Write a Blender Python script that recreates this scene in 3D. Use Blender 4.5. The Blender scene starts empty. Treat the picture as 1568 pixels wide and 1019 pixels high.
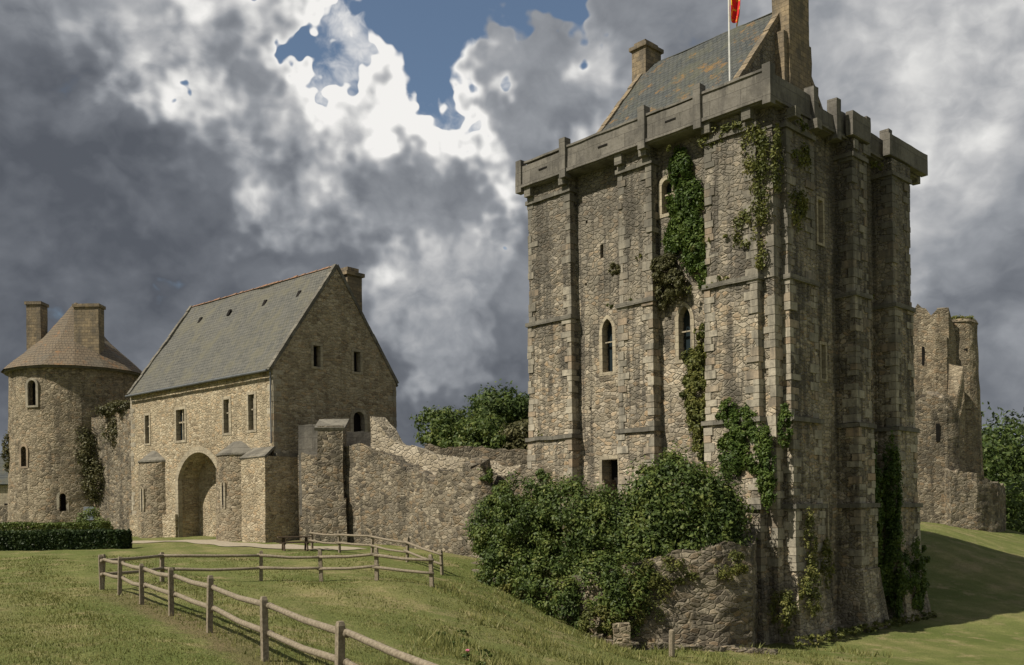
import bpy, bmesh, math, random
import numpy as np
from mathutils import Vector, Matrix, noise
random.seed(7); rng=np.random.default_rng(7)
SC=bpy.context.scene; COL=SC.collection
# ------------------------------------------------------------------ helpers
class NT:
    def __init__(s,tree): s.t=tree; tree.nodes.clear()
    def n(s,typ,_out=None,props=None,**inp):
        nd=s.t.nodes.new(typ)
        for k,v in (props or {}).items(): setattr(nd,k,v)
        for k,v in inp.items():
            key=int(k[1:]) if (k[0]=='i' and k[1:].isdigit()) else k.replace('_',' ')
            s.set(nd.inputs[key],v)
        return nd
    def set(s,sock,v):
        if isinstance(v,bpy.types.NodeSocket): s.t.links.new(v,sock)
        elif isinstance(v,bpy.types.Node): s.t.links.new(v.outputs[0],sock)
        else:
            if isinstance(v,(tuple,list)) and len(v)==3 and sock.type=='RGBA': v=(*v,1)
            sock.default_value=v
    def math(s,op,a,b=0.0,c=None,clamp=False):
        nd=s.t.nodes.new('ShaderNodeMath'); nd.operation=op; nd.use_clamp=clamp
        s.set(nd.inputs[0],a); s.set(nd.inputs[1],b)
        if c is not None: s.set(nd.inputs[2],c)
        return nd.outputs[0]
    def mix(s,f,a,b,blend='MIX'):
        nd=s.t.nodes.new('ShaderNodeMix'); nd.data_type='RGBA'; nd.blend_type=blend
        s.set(nd.inputs[0],f); s.set(nd.inputs[6],a); s.set(nd.inputs[7],b)
        return nd.outputs[2]
    def ramp(s,f,stops,interp='LINEAR'):
        nd=s.t.nodes.new('ShaderNodeValToRGB'); s.set(nd.inputs[0],f); cr=nd.color_ramp; cr.interpolation=interp
        while len(cr.elements)<len(stops): cr.elements.new(0.5)
        for e,(p,c) in zip(cr.elements,stops):
            e.position=p; e.color=(*c,1) if len(c)==3 else c
        return nd.outputs[0]
    def mr(s,v,a,b,c=0.0,d=1.0,smooth=True):
        nd=s.t.nodes.new('ShaderNodeMapRange'); nd.interpolation_type='SMOOTHSTEP' if smooth else 'LINEAR'
        s.set(nd.inputs[0],v)
        for i,x in enumerate((a,b,c,d)): s.set(nd.inputs[i+1],x)
        return nd.outputs[0]
    def vec(s,v,scale=(1,1,1),loc=(0,0,0)):
        nd=s.t.nodes.new('ShaderNodeMapping'); s.set(nd.inputs[0],v); nd.inputs[3].default_value=scale; nd.inputs[1].default_value=loc
        return nd.outputs[0]
    def noise(s,v,scale,detail=4,rough=.55,dist=0,out=0):
        nd=s.t.nodes.new('ShaderNodeTexNoise'); s.set(nd.inputs['Vector'],v)
        nd.inputs['Scale'].default_value=scale; nd.inputs['Detail'].default_value=detail
        nd.inputs['Roughness'].default_value=rough; nd.inputs['Distortion'].default_value=dist
        return nd.outputs[out]
    def vor(s,v,scale,feat='F1',rand=1.0):
        nd=s.t.nodes.new('ShaderNodeTexVoronoi'); nd.feature=feat; s.set(nd.inputs['Vector'],v)
        nd.inputs['Scale'].default_value=scale; nd.inputs['Randomness'].default_value=rand
        return nd
def new_mat(name):
    m=bpy.data.materials.new(name); m.use_nodes=True
    return m,NT(m.node_tree)
def finish(nt,col,rough=.9,bump=None,bstr=.5,bdist=.03,spec=.2,**kw):
    p=nt.n('ShaderNodeBsdfPrincipled',Base_Color=col,Roughness=rough)
    p.inputs['Specular IOR Level'].default_value=spec
    for k,v in kw.items(): nt.set(p.inputs[k.replace('_',' ')],v)
    if bump is not None:
        b=nt.n('ShaderNodeBump',Height=bump); b.inputs['Strength'].default_value=bstr; b.inputs['Distance'].default_value=bdist
        nt.t.links.new(b.outputs[0],p.inputs['Normal'])
    nt.n('ShaderNodeOutputMaterial',Surface=p); return p

def stone_mat(name,tones,mortar,sx=3.0,sz=5.6,stain=(.10,.095,.08),stain_amt=.55,grad=None,gcol=(.16,.155,.14),streak=.5,patch=None,mort_amt=.6):
    m,nt=new_mat(name)
    oc=nt.n('ShaderNodeTexCoord').outputs['Object']
    wn=nt.noise(oc,1.6,1,.5,out=1)
    v1=nt.n('ShaderNodeVectorMath',props={'operation':'MULTIPLY_ADD'},i0=wn,i1=(.30,.30,.20),i2=oc).outputs[0]
    v=nt.vec(v1,(sx,sx,sz))
    vc=nt.vor(v,1.0,rand=.95); ve=nt.vor(v,1.0,'DISTANCE_TO_EDGE',rand=.95)
    sep=nt.n('ShaderNodeSeparateColor',i0=vc.outputs['Color'])
    k=len(tones)
    col=nt.ramp(sep.outputs[0],[((i+.5)/k,t) for i,t in enumerate(tones)])
    fn=nt.noise(oc,8,3,.7)
    dn=nt.noise(oc,.35,4,.65)
    if patch: col=nt.mix(nt.mr(dn,.55,.42,0,.7),col,nt.mix(.5,col,patch))
    mm=nt.mr(ve.outputs['Distance'],.03,.14,1,0)
    col=nt.mix(nt.math('MULTIPLY',mm,mort_amt),col,mortar)
    bn=nt.noise(nt.vec(oc,(1,1,.8),(13,5,2)),.6,5,.7)
    sv=nt.noise(nt.vec(oc,(1.5,1.5,.11)),1.0,4,.68)
    if grad:
        z=nt.n('ShaderNodeSeparateXYZ',i0=oc).outputs[2]
        g=nt.mr(nt.math('ADD',z,nt.math('MULTIPLY',nt.math('SUBTRACT',nt.math('ADD',sv,bn),1.0),24)),grad[0],grad[1],0,grad[2])
        col=nt.mix(g,col,nt.mix(.5,gcol,col))
        col=nt.mix(nt.math('MULTIPLY',g,.5),col,gcol)
    s1=nt.mr(nt.math('ADD',nt.math('MULTIPLY',sv,streak),nt.math('MULTIPLY',bn,1-streak)),.49,.57)
    col=nt.mix(nt.math('MULTIPLY',s1,stain_amt),col,nt.mix(.28,stain,col))
    if grad:
        s2=nt.noise(nt.vec(oc,(4.2,4.2,.10),(7,1,0)),1.0,3,.6)
        col=nt.mix(nt.mr(s2,.56,.66,0,.6),col,nt.mix(.3,stain,col))
    col=nt.mix(nt.mr(fn,.30,.50,.6,0),col,(.05,.044,.033))
    h=nt.math('ADD',nt.mr(ve.outputs['Distance'],0,.15),nt.math('ADD',nt.math('MULTIPLY',fn,.9),nt.math('MULTIPLY',sep.outputs[1],.8)))
    finish(nt,col,.93,h,.9,.05); return m
def ashlar_mat(name,c1,c2,bw=.62,bh=.33,island=False,stain=(.09,.085,.075),amt=.6,grad=None):
    m,nt=new_mat(name)
    oc=nt.n('ShaderNodeTexCoord').outputs['Object']
    fn=nt.noise(oc,7,4,.7)
    if island:
        r=nt.n('ShaderNodeNewGeometry').outputs['Random Per Island']
        col=nt.ramp(r,[(0,c2),(.35,c1),(.7,tuple((a+b)/2 for a,b in zip(c1,c2))),(1,tuple(x*y for x,y in zip(c1,(.8,.67,.58))))]); h=0.0
    else:
        sx=nt.n('ShaderNodeSeparateXYZ',i0=oc)
        u=nt.math('ADD',sx.outputs[0],sx.outputs[1])
        cv=nt.n('ShaderNodeCombineXYZ',i0=nt.math('ADD',u,nt.math('MULTIPLY',fn,.05)),i1=nt.math('ADD',sx.outputs[2],nt.math('MULTIPLY',fn,.05)))
        br=nt.n('ShaderNodeTexBrick',Vector=cv,Color1=c1,Color2=c2,Mortar=tuple(x*.45 for x in c1),Scale=1.0)
        br.inputs['Mortar Size'].default_value=.012; br.inputs['Brick Width'].default_value=bw; br.inputs['Row Height'].default_value=bh
        br.inputs['Mortar Smooth'].default_value=.3
        col=br.outputs[0]; h=nt.math('MULTIPLY',br.outputs[1],-.6)
    col=nt.mix(nt.mr(fn,.38,.8,0,.5),col,(.09,.08,.062))
    sv=nt.noise(nt.vec(oc,(1.6,1.6,.2)),1.0,4,.65)
    bn=nt.noise(oc,.8,5,.75)
    if grad:
        z=nt.n('ShaderNodeSeparateXYZ',i0=oc).outputs[2]
        g=nt.mr(nt.math('ADD',z,nt.math('MULTIPLY',nt.math('SUBTRACT',sv,.5),26)),grad[0],grad[1],0,grad[2]); col=nt.mix(g,col,stain)
    col=nt.mix(nt.mr(nt.math('ADD',nt.math('MULTIPLY',sv,.5),nt.math('MULTIPLY',bn,.5)),.44,.6,0,amt),col,stain)
    finish(nt,col,.9,nt.math('ADD',h,nt.math('MULTIPLY',fn,.8)),.7,.04); return m
def slate_mat(name,c1,c2,moss,moss_amt=.5,axis=1,orange=None,rh=.24):
    m,nt=new_mat(name)
    oc=nt.n('ShaderNodeTexCoord').outputs['Object']
    sx=nt.n('ShaderNodeSeparateXYZ',i0=oc)
    u=sx.outputs[axis] if axis<2 else nt.math('MULTIPLY',nt.math('ARCTAN2',sx.outputs[1],sx.outputs[0]),4.0)
    cv=nt.n('ShaderNodeCombineXYZ',i0=u,i1=sx.outputs[2])
    br=nt.n('ShaderNodeTexBrick',Vector=cv,Color1=c1,Color2=c2,Mortar=tuple(x*.35 for x in c1),Scale=1.0)
    br.inputs['Mortar Size'].default_value=.02; br.inputs['Brick Width'].default_value=.28; br.inputs['Row Height'].default_value=rh
    col=br.outputs[0]
    vz=nt.vor(nt.vec(oc,(3.5,3.5,4.5)),1.0); sp=nt.n('ShaderNodeSeparateColor',i0=vz.outputs['Color'])
    col=nt.mix(nt.math('MULTIPLY',sp.outputs[0],.5),col,c2)
    bn=nt.noise(nt.vec(oc,(1,1,.6)),.6,5,.75)
    col=nt.mix(nt.mr(bn,.45,.64,0,moss_amt),col,moss)
    if orange:
        on=nt.noise(nt.vec(oc,(1,1,1),(3,9,4)),.9,5,.75); col=nt.mix(nt.mr(on,.55,.66,0,.75),col,orange)
    fn=nt.noise(oc,14,3,.7); col=nt.mix(nt.mr(fn,.4,.8,0,.4),col,(.04,.04,.036))
    finish(nt,col,.75,nt.math('ADD',nt.math('MULTIPLY',br.outputs[1],-.7),nt.math('MULTIPLY',sp.outputs[1],.6)),.7,.04,.3); return m
def leaf_mat(name,stops,trans=.25):
    m,nt=new_mat(name)
    r=nt.n('ShaderNodeNewGeometry').outputs['Random Per Island']
    oc=nt.n('ShaderNodeTexCoord').outputs['Object']
    n=nt.noise(oc,.9,2,.6)
    f=nt.math('ADD',nt.math('MULTIPLY',r,.5),nt.math('MULTIPLY',nt.mr(n,.3,.7),.5))
    col=nt.ramp(f,stops)
    p=nt.n('ShaderNodeBsdfPrincipled',Base_Color=col,Roughness=.55); p.inputs['Specular IOR Level'].default_value=.3
    t=nt.n('ShaderNodeBsdfTranslucent',Color=col)
    mx=nt.n('ShaderNodeMixShader',i0=trans,i1=p.outputs[0],i2=t.outputs[0])
    nt.n('ShaderNodeOutputMaterial',Surface=mx); return m
def plain_mat(name,c1,c2,scale=4,rough=.8,spec=.3,bs=.3,aniso=(1,1,1)):
    m,nt=new_mat(name); oc=nt.n('ShaderNodeTexCoord').outputs['Object']
    n=nt.noise(nt.vec(oc,aniso),scale,4,.65)
    finish(nt,nt.mix(nt.mr(n,.3,.7),c1,c2),rough,n,bs,.02,spec); return m

def mk(name,verts,faces,mat,parent=None,smooth=False,weld=False):
    me=bpy.data.meshes.new(name)
    me.from_pydata([tuple(v) for v in verts],[],[tuple(f) for f in faces])
    if weld:
        bm=bmesh.new(); bm.from_mesh(me); bmesh.ops.remove_doubles(bm,verts=bm.verts,dist=.0005)
        bmesh.ops.recalc_face_normals(bm,faces=bm.faces); bm.to_mesh(me); bm.free()
    ob=bpy.data.objects.new(name,me); COL.objects.link(ob)
    if mat: me.materials.append(mat)
    if smooth: me.shade_smooth()
    if parent: ob.parent=parent
    return ob
def empty(name,loc=(0,0,0),rot=0):
    e=bpy.data.objects.new(name,None); COL.objects.link(e); e.location=loc; e.rotation_euler=(0,0,math.radians(rot)); return e
class MB:
    """mesh builder accumulating verts/faces"""
    def __init__(s): s.v=[]; s.f=[]
    def add(s,v,f):
        o=len(s.v); s.v+= [tuple(x) for x in v]; s.f+=[tuple(i+o for i in q) for q in f]
    def box(s,x0,x1,y0,y1,z0,z1):
        s.add([(x0,y0,z0),(x1,y0,z0),(x1,y1,z0),(x0,y1,z0),(x0,y0,z1),(x1,y0,z1),(x1,y1,z1),(x0,y1,z1)],
              [(0,3,2,1),(4,5,6,7),(0,1,5,4),(1,2,6,5),(2,3,7,6),(3,0,4,7)])
    def rbox(s,x0,x1,y0,y1,z0,z1,step=.5,amp=.03,flare=0,freq=.9):
        L=[(x0,x1),(y0,y1),(z0,z1)]; cx,cy=(x0+x1)/2,(y0+y1)/2
        ns=[max(1,min(60,int(round((b-a)/step)))) for a,b in L]
        for ax in range(3):
            a,b=[i for i in range(3) if i!=ax]
            for side in (0,1):
                vs=[];fs=[]
                na,nb=ns[a],ns[b]
                for i in range(na+1):
                    for j in range(nb+1):
                        p=[0,0,0]; p[ax]=L[ax][side]
                        p[a]=L[a][0]+(L[a][1]-L[a][0])*i/na; p[b]=L[b][0]+(L[b][1]-L[b][0])*j/nb
                        q=Vector(p)
                        if flare:
                            k=flare*(z1-p[2])/(z1-z0); q.x+=k*(1 if p[0]>cx+1e-4 else -1 if p[0]<cx-1e-4 else 0)*min(1,abs(p[0]-cx)/((x1-x0)/2)); q.y+=k*(1 if p[1]>cy else -1)*min(1,abs(p[1]-cy)/((y1-y0)/2))
                        q+=noise.noise_vector(q*freq)*amp+noise.noise_vector(q*3.1)*amp*.5
                        vs.append(q)
                for i in range(na):
                    for j in range(nb):
                        k=i*(nb+1)+j; f=(k,k+nb+1,k+nb+2,k+1)
                        flip=(side==1)^(ax==1)
                        fs.append(f if flip else f[::-1])
                s.add(vs,fs)
    def cyl(s,cx,cy,r0,r1,z0,z1,seg=32,rings=8,amp=.03,cap=True,a0=0,a1=360):
        vs=[];fs=[]
        for j in range(rings+1):
            t=j/rings; z=z0+(z1-z0)*t; r=r0+(r1-r0)*t
            for i in range(seg):
                a=2*math.pi*i/seg; p=Vector((cx+r*math.cos(a),cy+r*math.sin(a),z))
                p+=noise.noise_vector(p*.9)*amp+noise.noise_vector(p*3)*amp*.5; vs.append(p)
        for j in range(rings):
            for i in range(seg):
                i2=(i+1)%seg; fs.append((j*seg+i,j*seg+i2,(j+1)*seg+i2,(j+1)*seg+i))
        if cap: fs.append(tuple(rings*seg+i for i in range(seg))); fs.append(tuple(reversed(range(seg))))
        s.add(vs,fs)
    def tube(s,pts,rad,seg=7):
        vs=[];fs=[]; n=len(pts)
        for k,(p,r) in enumerate(zip(pts,rad)):
            p=Vector(p); d=(Vector(pts[min(k+1,n-1)])-Vector(pts[max(k-1,0)])).normalized()
            up=Vector((0,0,1)) if abs(d.z)<.9 else Vector((1,0,0)); a=d.cross(up).normalized(); b=d.cross(a)
            for i in range(seg):
                t=2*math.pi*i/seg; vs.append(p+(a*math.cos(t)+b*math.sin(t))*r)
        for k in range(n-1):
            for i in range(seg):
                i2=(i+1)%seg; fs.append((k*seg+i,k*seg+i2,(k+1)*seg+i2,(k+1)*seg+i))
        fs.append(tuple(reversed(range(seg)))); fs.append(tuple((n-1)*seg+i for i in range(seg)))
        s.add(vs,fs)
    def slab(s,a,b,c,d,th,nu=10,nv=6,amp=.03):
        a,b,c,d=map(Vector,(a,b,c,d)); nrm=(b-a).cross(d-a).normalized()
        vs=[]
        for layer in (0,1):
            for i in range(nu+1):
                for j in range(nv+1):
                    u,v=i/nu,j/nv; p=(a*(1-u)+b*u)*(1-v)+(d*(1-u)+c*u)*v
                    p=p-nrm*th*layer+nrm*noise.noise(p*.5)*amp*2+nrm*noise.noise(p*2.3)*amp*.6; vs.append(p)
        m=nv+1; N=(nu+1)*m; fs=[]
        for i in range(nu):
            for j in range(nv):
                k=i*m+j; fs.append((k,k+m,k+m+1,k+1)); fs.append((N+k,N+k+1,N+k+m+1,N+k+m))
        for i in range(nu):
            k=i*m; fs.append((k,N+k,N+k+m,k+m)); k=i*m+nv; fs.append((k,k+m,N+k+m,N+k))
        for j in range(nv):
            fs.append((j,j+1,N+j+1,N+j)); k=nu*m+j; fs.append((k,N+k,N+k+1,k+1))
        s.add(vs,fs)
    def obj(s,name,mat,parent=None,**k): return mk(name,s.v,s.f,mat,parent,**k)

def profile(w,z0,z1,kind='rect',seg=6):
    h=w/2
    if kind=='rect': return [(-h,z0),(h,z0),(h,z1),(-h,z1)]
    pts=[(-h,z0),(h,z0)]
    if kind=='round':
        zs=z1-h
        for i in range(2*seg+1):
            a=math.pi*i/(2*seg); pts.append((h*math.cos(a),zs+h*math.sin(a)))
    elif kind=='seg':
        rise=w*.33; R=(h*h+rise*rise)/(2*rise); a0=math.asin(h/R)
        for i in range(2*seg+1):
            a=a0-2*a0*i/(2*seg); pts.append((R*math.sin(a),z1-R+R*math.cos(a)))
    else:
        zs=z1-w*.87
        for i in range(seg+1):
            a=math.radians(60)*i/seg; pts.append((-h+w*math.cos(a),zs+w*math.sin(a)))
        for i in range(1,seg+1):
            a=math.radians(120)+math.radians(60)*i/seg; pts.append((h+w*math.cos(a),zs+w*math.sin(a)))
    return pts
def place(face,off,c,p,depth):
    return (off+depth,c+p[0],p[1]) if face=='x' else (c+p[0],off+depth,p[1])
def prism_mb(mb,face,off,c,prof,d0,d1):
    n=len(prof); vs=[place(face,off,c,p,d0) for p in prof]+[place(face,off,c,p,d1) for p in prof]
    fs=[tuple(range(n)),tuple(reversed(range(n,2*n)))]+[(i,i+n,(i+1)%n+n,(i+1)%n) for i in range(n)]
    mb.add(vs,fs)
def ring_mb(mb,face,off,c,po,pi,d0,d1):
    n=len(po); vs=[place(face,off,c,p,d) for d in (d0,d1) for P in (po,pi) for p in P]
    fs=[]
    for i in range(n):
        j=(i+1)%n
        fs.append((i,j,n+j,n+i)); fs.append((2*n+i,3*n+i,3*n+j,2*n+j))
        fs.append((i,2*n+i,2*n+j,j)); fs.append((n+i,n+j,3*n+j,3*n+i))
    mb.add(vs,fs)
def cut(obj,mb):
    c=mb.obj('tmp_cut',None,weld=True); c.parent=obj.parent
    md=obj.modifiers.new('b','BOOLEAN'); md.object=c; md.operation='DIFFERENCE'; md.solver='EXACT'
    bpy.context.view_layer.update(); dg=bpy.context.evaluated_depsgraph_get()
    me=bpy.data.meshes.new_from_object(obj.evaluated_get(dg)); obj.modifiers.clear(); obj.data=me
    bpy.data.objects.remove(c)
def npmesh(name,V,nper,mat,parent=None):
    N=V.shape[0]; me=bpy.data.meshes.new(name)
    me.vertices.add(N*nper); me.vertices.foreach_set('co',V.reshape(-1).astype(np.float32))
    me.loops.add(N*nper); me.loops.foreach_set('vertex_index',np.arange(N*nper,dtype=np.int32))
    me.polygons.add(N); me.polygons.foreach_set('loop_start',np.arange(0,N*nper,nper,dtype=np.int32))
    me.update(calc_edges=True); me.materials.append(mat)
    ob=bpy.data.objects.new(name,me); COL.objects.link(ob)
    if parent: ob.parent=parent
    return ob
def leaf_geo(blobs,n,size,clump=.28,k=45,aspect=.6):
    B=np.array(blobs,float); vol=(B[:,3]*B[:,4]*B[:,5])**(2/3); pr=vol/vol.sum()
    out=[]
    for b,pp in zip(B,pr):
        m=max(20,int(n*pp)); kk=max(6,int(k*(max(b[3:6])**1.2)))
        d=rng.normal(size=(kk,3)); d/=np.linalg.norm(d,axis=1)[:,None]
        rr=rng.uniform(.45,1.0,kk)**.6
        cc=b[:3]+d*b[3:6]*rr[:,None]
        idx=rng.integers(0,kk,m); sg=clump*np.minimum(b[3:6],b[3:6].mean())
        off=rng.normal(size=(m,3)); off/=np.linalg.norm(off,axis=1)[:,None]; off*=rng.uniform(.2,1.15,(m,1))**.7
        P=cc[idx]+off*sg*rng.uniform(.6,1.5,(kk,1))[idx]
        nrm=off*1.0+d[idx]*.5+rng.normal(size=(m,3))*.55+np.array([0,0,.35]); nrm/=np.linalg.norm(nrm,axis=1)[:,None]
        t=rng.normal(size=(m,3)); t-=(t*nrm).sum(1)[:,None]*nrm; t/=np.linalg.norm(t,axis=1)[:,None]
        bt=np.cross(nrm,t); s=size*rng.uniform(.6,1.35,(m,1))
        out.append(np.stack([P-t*s*.6,P+bt*s*aspect*.5+t*s*.1,P+t*s*.6,P-bt*s*aspect*.5+t*s*.1],1))
    return np.concatenate(out)
def foliage(name,blobs,n,size,mat,**k): return npmesh(name,leaf_geo(blobs,n,size,**k),4,mat)

# ------------------------------------------------------------------ materials
M_tower=stone_mat('tower_rubble',[(.15,.125,.09),(.34,.295,.22),(.23,.205,.155),(.39,.285,.175),(.54,.47,.36),(.29,.255,.20)],(.42,.37,.28),
    stain=(.065,.06,.05),stain_amt=.8,grad=(4,15,.80),gcol=(.115,.11,.097),streak=.65,patch=(.58,.51,.38),mort_amt=.5)
M_gate=stone_mat('gatehouse_rubble',[(.24,.19,.125),(.46,.385,.26),(.34,.285,.195),(.46,.34,.205),(.58,.50,.36),(.39,.33,.23)],(.52,.45,.32),3.0,5.8,
    stain=(.19,.155,.105),stain_amt=.5,streak=.4,patch=(.54,.46,.32),mort_amt=.55)
M_ruin=stone_mat('ruin_rubble',[(.10,.085,.065),(.26,.225,.165),(.175,.15,.11),(.25,.185,.115),(.38,.33,.245),(.195,.17,.13)],(.31,.27,.20),2.9,5.2,
    stain=(.06,.055,.043),stain_amt=.8,streak=.5,mort_amt=.5)
M_lime=stone_mat('pale_ruin_rubble',[(.34,.29,.20),(.50,.44,.33),(.42,.36,.26),(.40,.34,.24),(.56,.50,.38),(.46,.40,.30)],(.48,.42,.32),2.4,3.8,
    stain=(.24,.21,.15),stain_amt=.5,streak=.3)
M_round=stone_mat('round_tower_rubble',[(.14,.115,.08),(.31,.265,.185),(.22,.185,.13),(.31,.225,.14),(.42,.36,.26),(.27,.23,.165)],(.37,.315,.22),2.8,5.0,
    stain=(.085,.075,.057),stain_amt=.7,streak=.5,patch=(.38,.32,.22),mort_amt=.5)
M_quoin=ashlar_mat('quoin_stone',(.48,.43,.33),(.30,.27,.21),island=True,amt=.5)
M_quoink=ashlar_mat('keep_quoin_stone',(.52,.47,.37),(.30,.275,.22),island=True,amt=.6,grad=(3,17,.72),stain=(.10,.096,.083))
M_ash=ashlar_mat('ashlar_grey',(.24,.225,.185),(.165,.155,.13),.9,.5,amt=.6,stain=(.08,.075,.065))
M_par=ashlar_mat('parapet_stone',(.23,.215,.185),(.165,.155,.135),1.6,.7,amt=.7,stain=(.08,.076,.068))
M_ashw=ashlar_mat('ashlar_warm',(.50,.44,.32),(.40,.345,.25),.6,.33,amt=.35)
M_chim=ashlar_mat('chimney_stone',(.36,.28,.175),(.22,.18,.125),.45,.24,amt=.6)
M_slate=slate_mat('gate_slate',(.10,.102,.092),(.15,.147,.126),(.16,.15,.10),.6,1)
M_slate2=slate_mat('tower_slate',(.055,.065,.066),(.095,.10,.092),(.11,.11,.065),.5,1,orange=(.26,.145,.04))
M_slate3=slate_mat('round_slate',(.16,.125,.085),(.20,.155,.10),(.11,.105,.085),.55,2,orange=(.32,.165,.065))
M_ridge=plain_mat('ridge_tile',(.30,.15,.08),(.20,.15,.11),3,.85)
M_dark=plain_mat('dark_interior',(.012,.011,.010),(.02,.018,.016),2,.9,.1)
m,nt=new_mat('window_glass'); finish(nt,(.02,.03,.035),.12,spec=.5); M_glass=m
M_wood=plain_mat('weathered_wood',(.17,.14,.10),(.31,.265,.195),5,.85,.2,.5,(4,4,4))
M_wooddark=plain_mat('dark_wood',(.07,.05,.035),(.12,.09,.06),5,.8,.2,.5)
M_lead=plain_mat('lead_gutter',(.10,.11,.12),(.15,.16,.17),2,.6)
M_bark=plain_mat('bark',(.09,.07,.05),(.16,.13,.10),5,.9,.1,.8,(1,1,.3))
M_ivy=leaf_mat('ivy_leaf',[(0,(.03,.06,.013)),(.5,(.085,.135,.027)),(1,(.17,.22,.048))])
M_ivy2=leaf_mat('ivy_leaf_yellow',[(0,(.06,.075,.022)),(.5,(.14,.155,.04)),(1,(.26,.24,.07))])
M_bush=leaf_mat('bush_leaf',[(0,(.028,.048,.014)),(.4,(.075,.115,.027)),(.75,(.14,.18,.042)),(1,(.24,.25,.07))])
M_dry=leaf_mat('dry_shrub',[(0,(.05,.05,.022)),(.5,(.11,.11,.045)),(1,(.20,.18,.085))])
M_tree=leaf_mat('tree_leaf',[(0,(.03,.05,.014)),(.5,(.07,.11,.026)),(1,(.15,.185,.045))])
M_wood_far=leaf_mat('woodland_leaf',[(0,(.025,.042,.015)),(.5,(.05,.075,.025)),(1,(.09,.115,.038))],.1)
M_hedge=leaf_mat('hedge_leaf',[(0,(.012,.025,.010)),(.5,(.035,.06,.018)),(1,(.07,.10,.03))],.1)
M_hedge2=leaf_mat('box_hedge_leaf',[(0,(.05,.08,.018)),(.5,(.11,.15,.035)),(1,(.17,.20,.05))],.15)
M_grass=leaf_mat('grass_blade',[(0,(.11,.13,.035)),(.45,(.20,.21,.065)),(.8,(.29,.28,.10)),(1,(.44,.38,.20))],.3)

M_ground,nt=new_mat('grass_ground')
oc=nt.n('ShaderNodeTexCoord').outputs['Object']
a=nt.noise(oc,.13,4,.7); b=nt.noise(oc,1.6,5,.7); c=nt.noise(oc,14,3,.7)
col=nt.ramp(a,[(.36,(.125,.155,.042)),(.5,(.195,.21,.072)),(.62,(.29,.265,.115))])
col=nt.mix(nt.mr(b,.35,.7,0,.5),col,(.12,.145,.044))
col=nt.mix(nt.mr(nt.noise(nt.vec(oc,(1,1,1),(40,3,0)),.5,6,.75),.50,.63,0,.8),col,(.34,.28,.15))
sx=nt.n('ShaderNodeSeparateXYZ',i0=oc)
fd=nt.math('ABSOLUTE',nt.math('ADD',nt.math('ADD',sx.outputs[0],nt.math('MULTIPLY',sx.outputs[1],.636)),nt.math('MULTIPLY_ADD',b,1.2,-6.6)))
near_f=nt.mr(sx.outputs[1],30,27,0,1)
col=nt.mix(nt.math('MULTIPLY',nt.mr(fd,.25,.9,.7,0),near_f),col,(.19,.135,.085))
wv=nt.math('SINE',nt.math('MULTIPLY',nt.math('ADD',nt.math('MULTIPLY',sx.outputs[0],1.0),nt.math('MULTIPLY',sx.outputs[1],.45)),2.4))
col=nt.mix(nt.mr(wv,-.6,.6,0,.32),col,(.105,.13,.038))
col=nt.mix(nt.mr(c,.35,.75,0,.6),col,(.07,.08,.025))
finish(nt,col,.95,nt.math('ADD',b,nt.math('MULTIPLY',c,.6)),.9,.10,.1)
M_grav=plain_mat('gravel',(.40,.35,.27),(.31,.27,.20),6,.95,.1,.6)

# ------------------------------------------------------------------ terrain
CP=np.array([(0,0,-2.3),(-10,5,-2.4),(10,5,-3.4),(-30,10,-2.4),(-2.5,13.4,-2.6),(-4.4,16.2,-2.45),(-6.3,19.3,-2.35),(-13,30,-2.25),(-25,30,-2.2),
(-12,35,-2.3),(-7,34.5,-2.4),(-2.8,33.2,-2.6),(-40,45,-2.0),(-12,50,-1.9),(-15.5,58.5,-1.7),(-6,53,-2.0),(-28,68,-1.5),(-42,78,-1.2),(-3,46,-2.3),
(-60,100,-1),(-1.8,45,-2.6),(1.1,25,-3.9),(2.5,31,-4.4),(4,37.5,-5.3),(-1,38,-3.3),(1,41,-3.9),(7,37,-5.5),(12,37,-5.8),(11.4,40,-5.8),(17,40,-6),(22,46,-5.9),
(6,20,-4.8),(14,20,-5.8),(3,15,-3.6),(20,28,-6.2),(30,30,-6.5),(24,54,-4.6),(28,62,-2.6),(30,70,-1.3),(35,65,-3.4),(36,85,-1.0),(42,85,-1.5),(45,75,-4),
(60,90,-6),(27,48,-5.7),(36,50,-6),(2,60,-1.5),(-5,65,-1.2),(20,70,-1.5),(200,200,-4),(-200,200,-1),(0,300,-1),(300,0,-4),(-300,0,-2.5),(0,-100,-2.5),(-200,100,-1),(150,150,-6),(400,500,0),(-400,500,0),(0,600,0)],float)
def phi(r): return np.sqrt(r*r+6.0)
R=np.linalg.norm(CP[:,None,:2]-CP[None,:,:2],axis=2)
W=np.linalg.solve(phi(R),CP[:,2]-(-2.5))
def gz(x,y):
    x=np.asarray(x,float); y=np.asarray(y,float); sh=x.shape; P=np.stack([x.ravel(),y.ravel()],1)
    o=np.zeros(len(P))
    for c,w in zip(CP,W): o+=w*phi(np.hypot(P[:,0]-c[0],P[:,1]-c[1]))
    o+=-2.5+.035*np.sin(P[:,0]*.9+1.3*np.sin(P[:,1]*.5))*np.sin(P[:,1]*.8)+.02*np.sin(P[:,0]*2.3+P[:,1]*1.7)
    return o.reshape(sh)
def g1(x,y): return float(gz(np.array([x]),np.array([y]))[0])
xs=np.concatenate([[-3000,-1500,-800,-400,-250,-150,-100,-75],np.arange(-60,60.1,.7),[75,100,150,250,400,800,1500,3000]])
ys=np.concatenate([[-400,-150,-60,-20],np.arange(0,100,.7),[110,125,150,200,300,500,900,1600,3000]])
XX,YY=np.meshgrid(xs,ys,indexing='ij'); ZZ=gz(np.clip(XX,-500,500),np.clip(YY,-200,600))
nx,ny=XX.shape; V=np.stack([XX,YY,ZZ],-1).reshape(-1,3)
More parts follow.
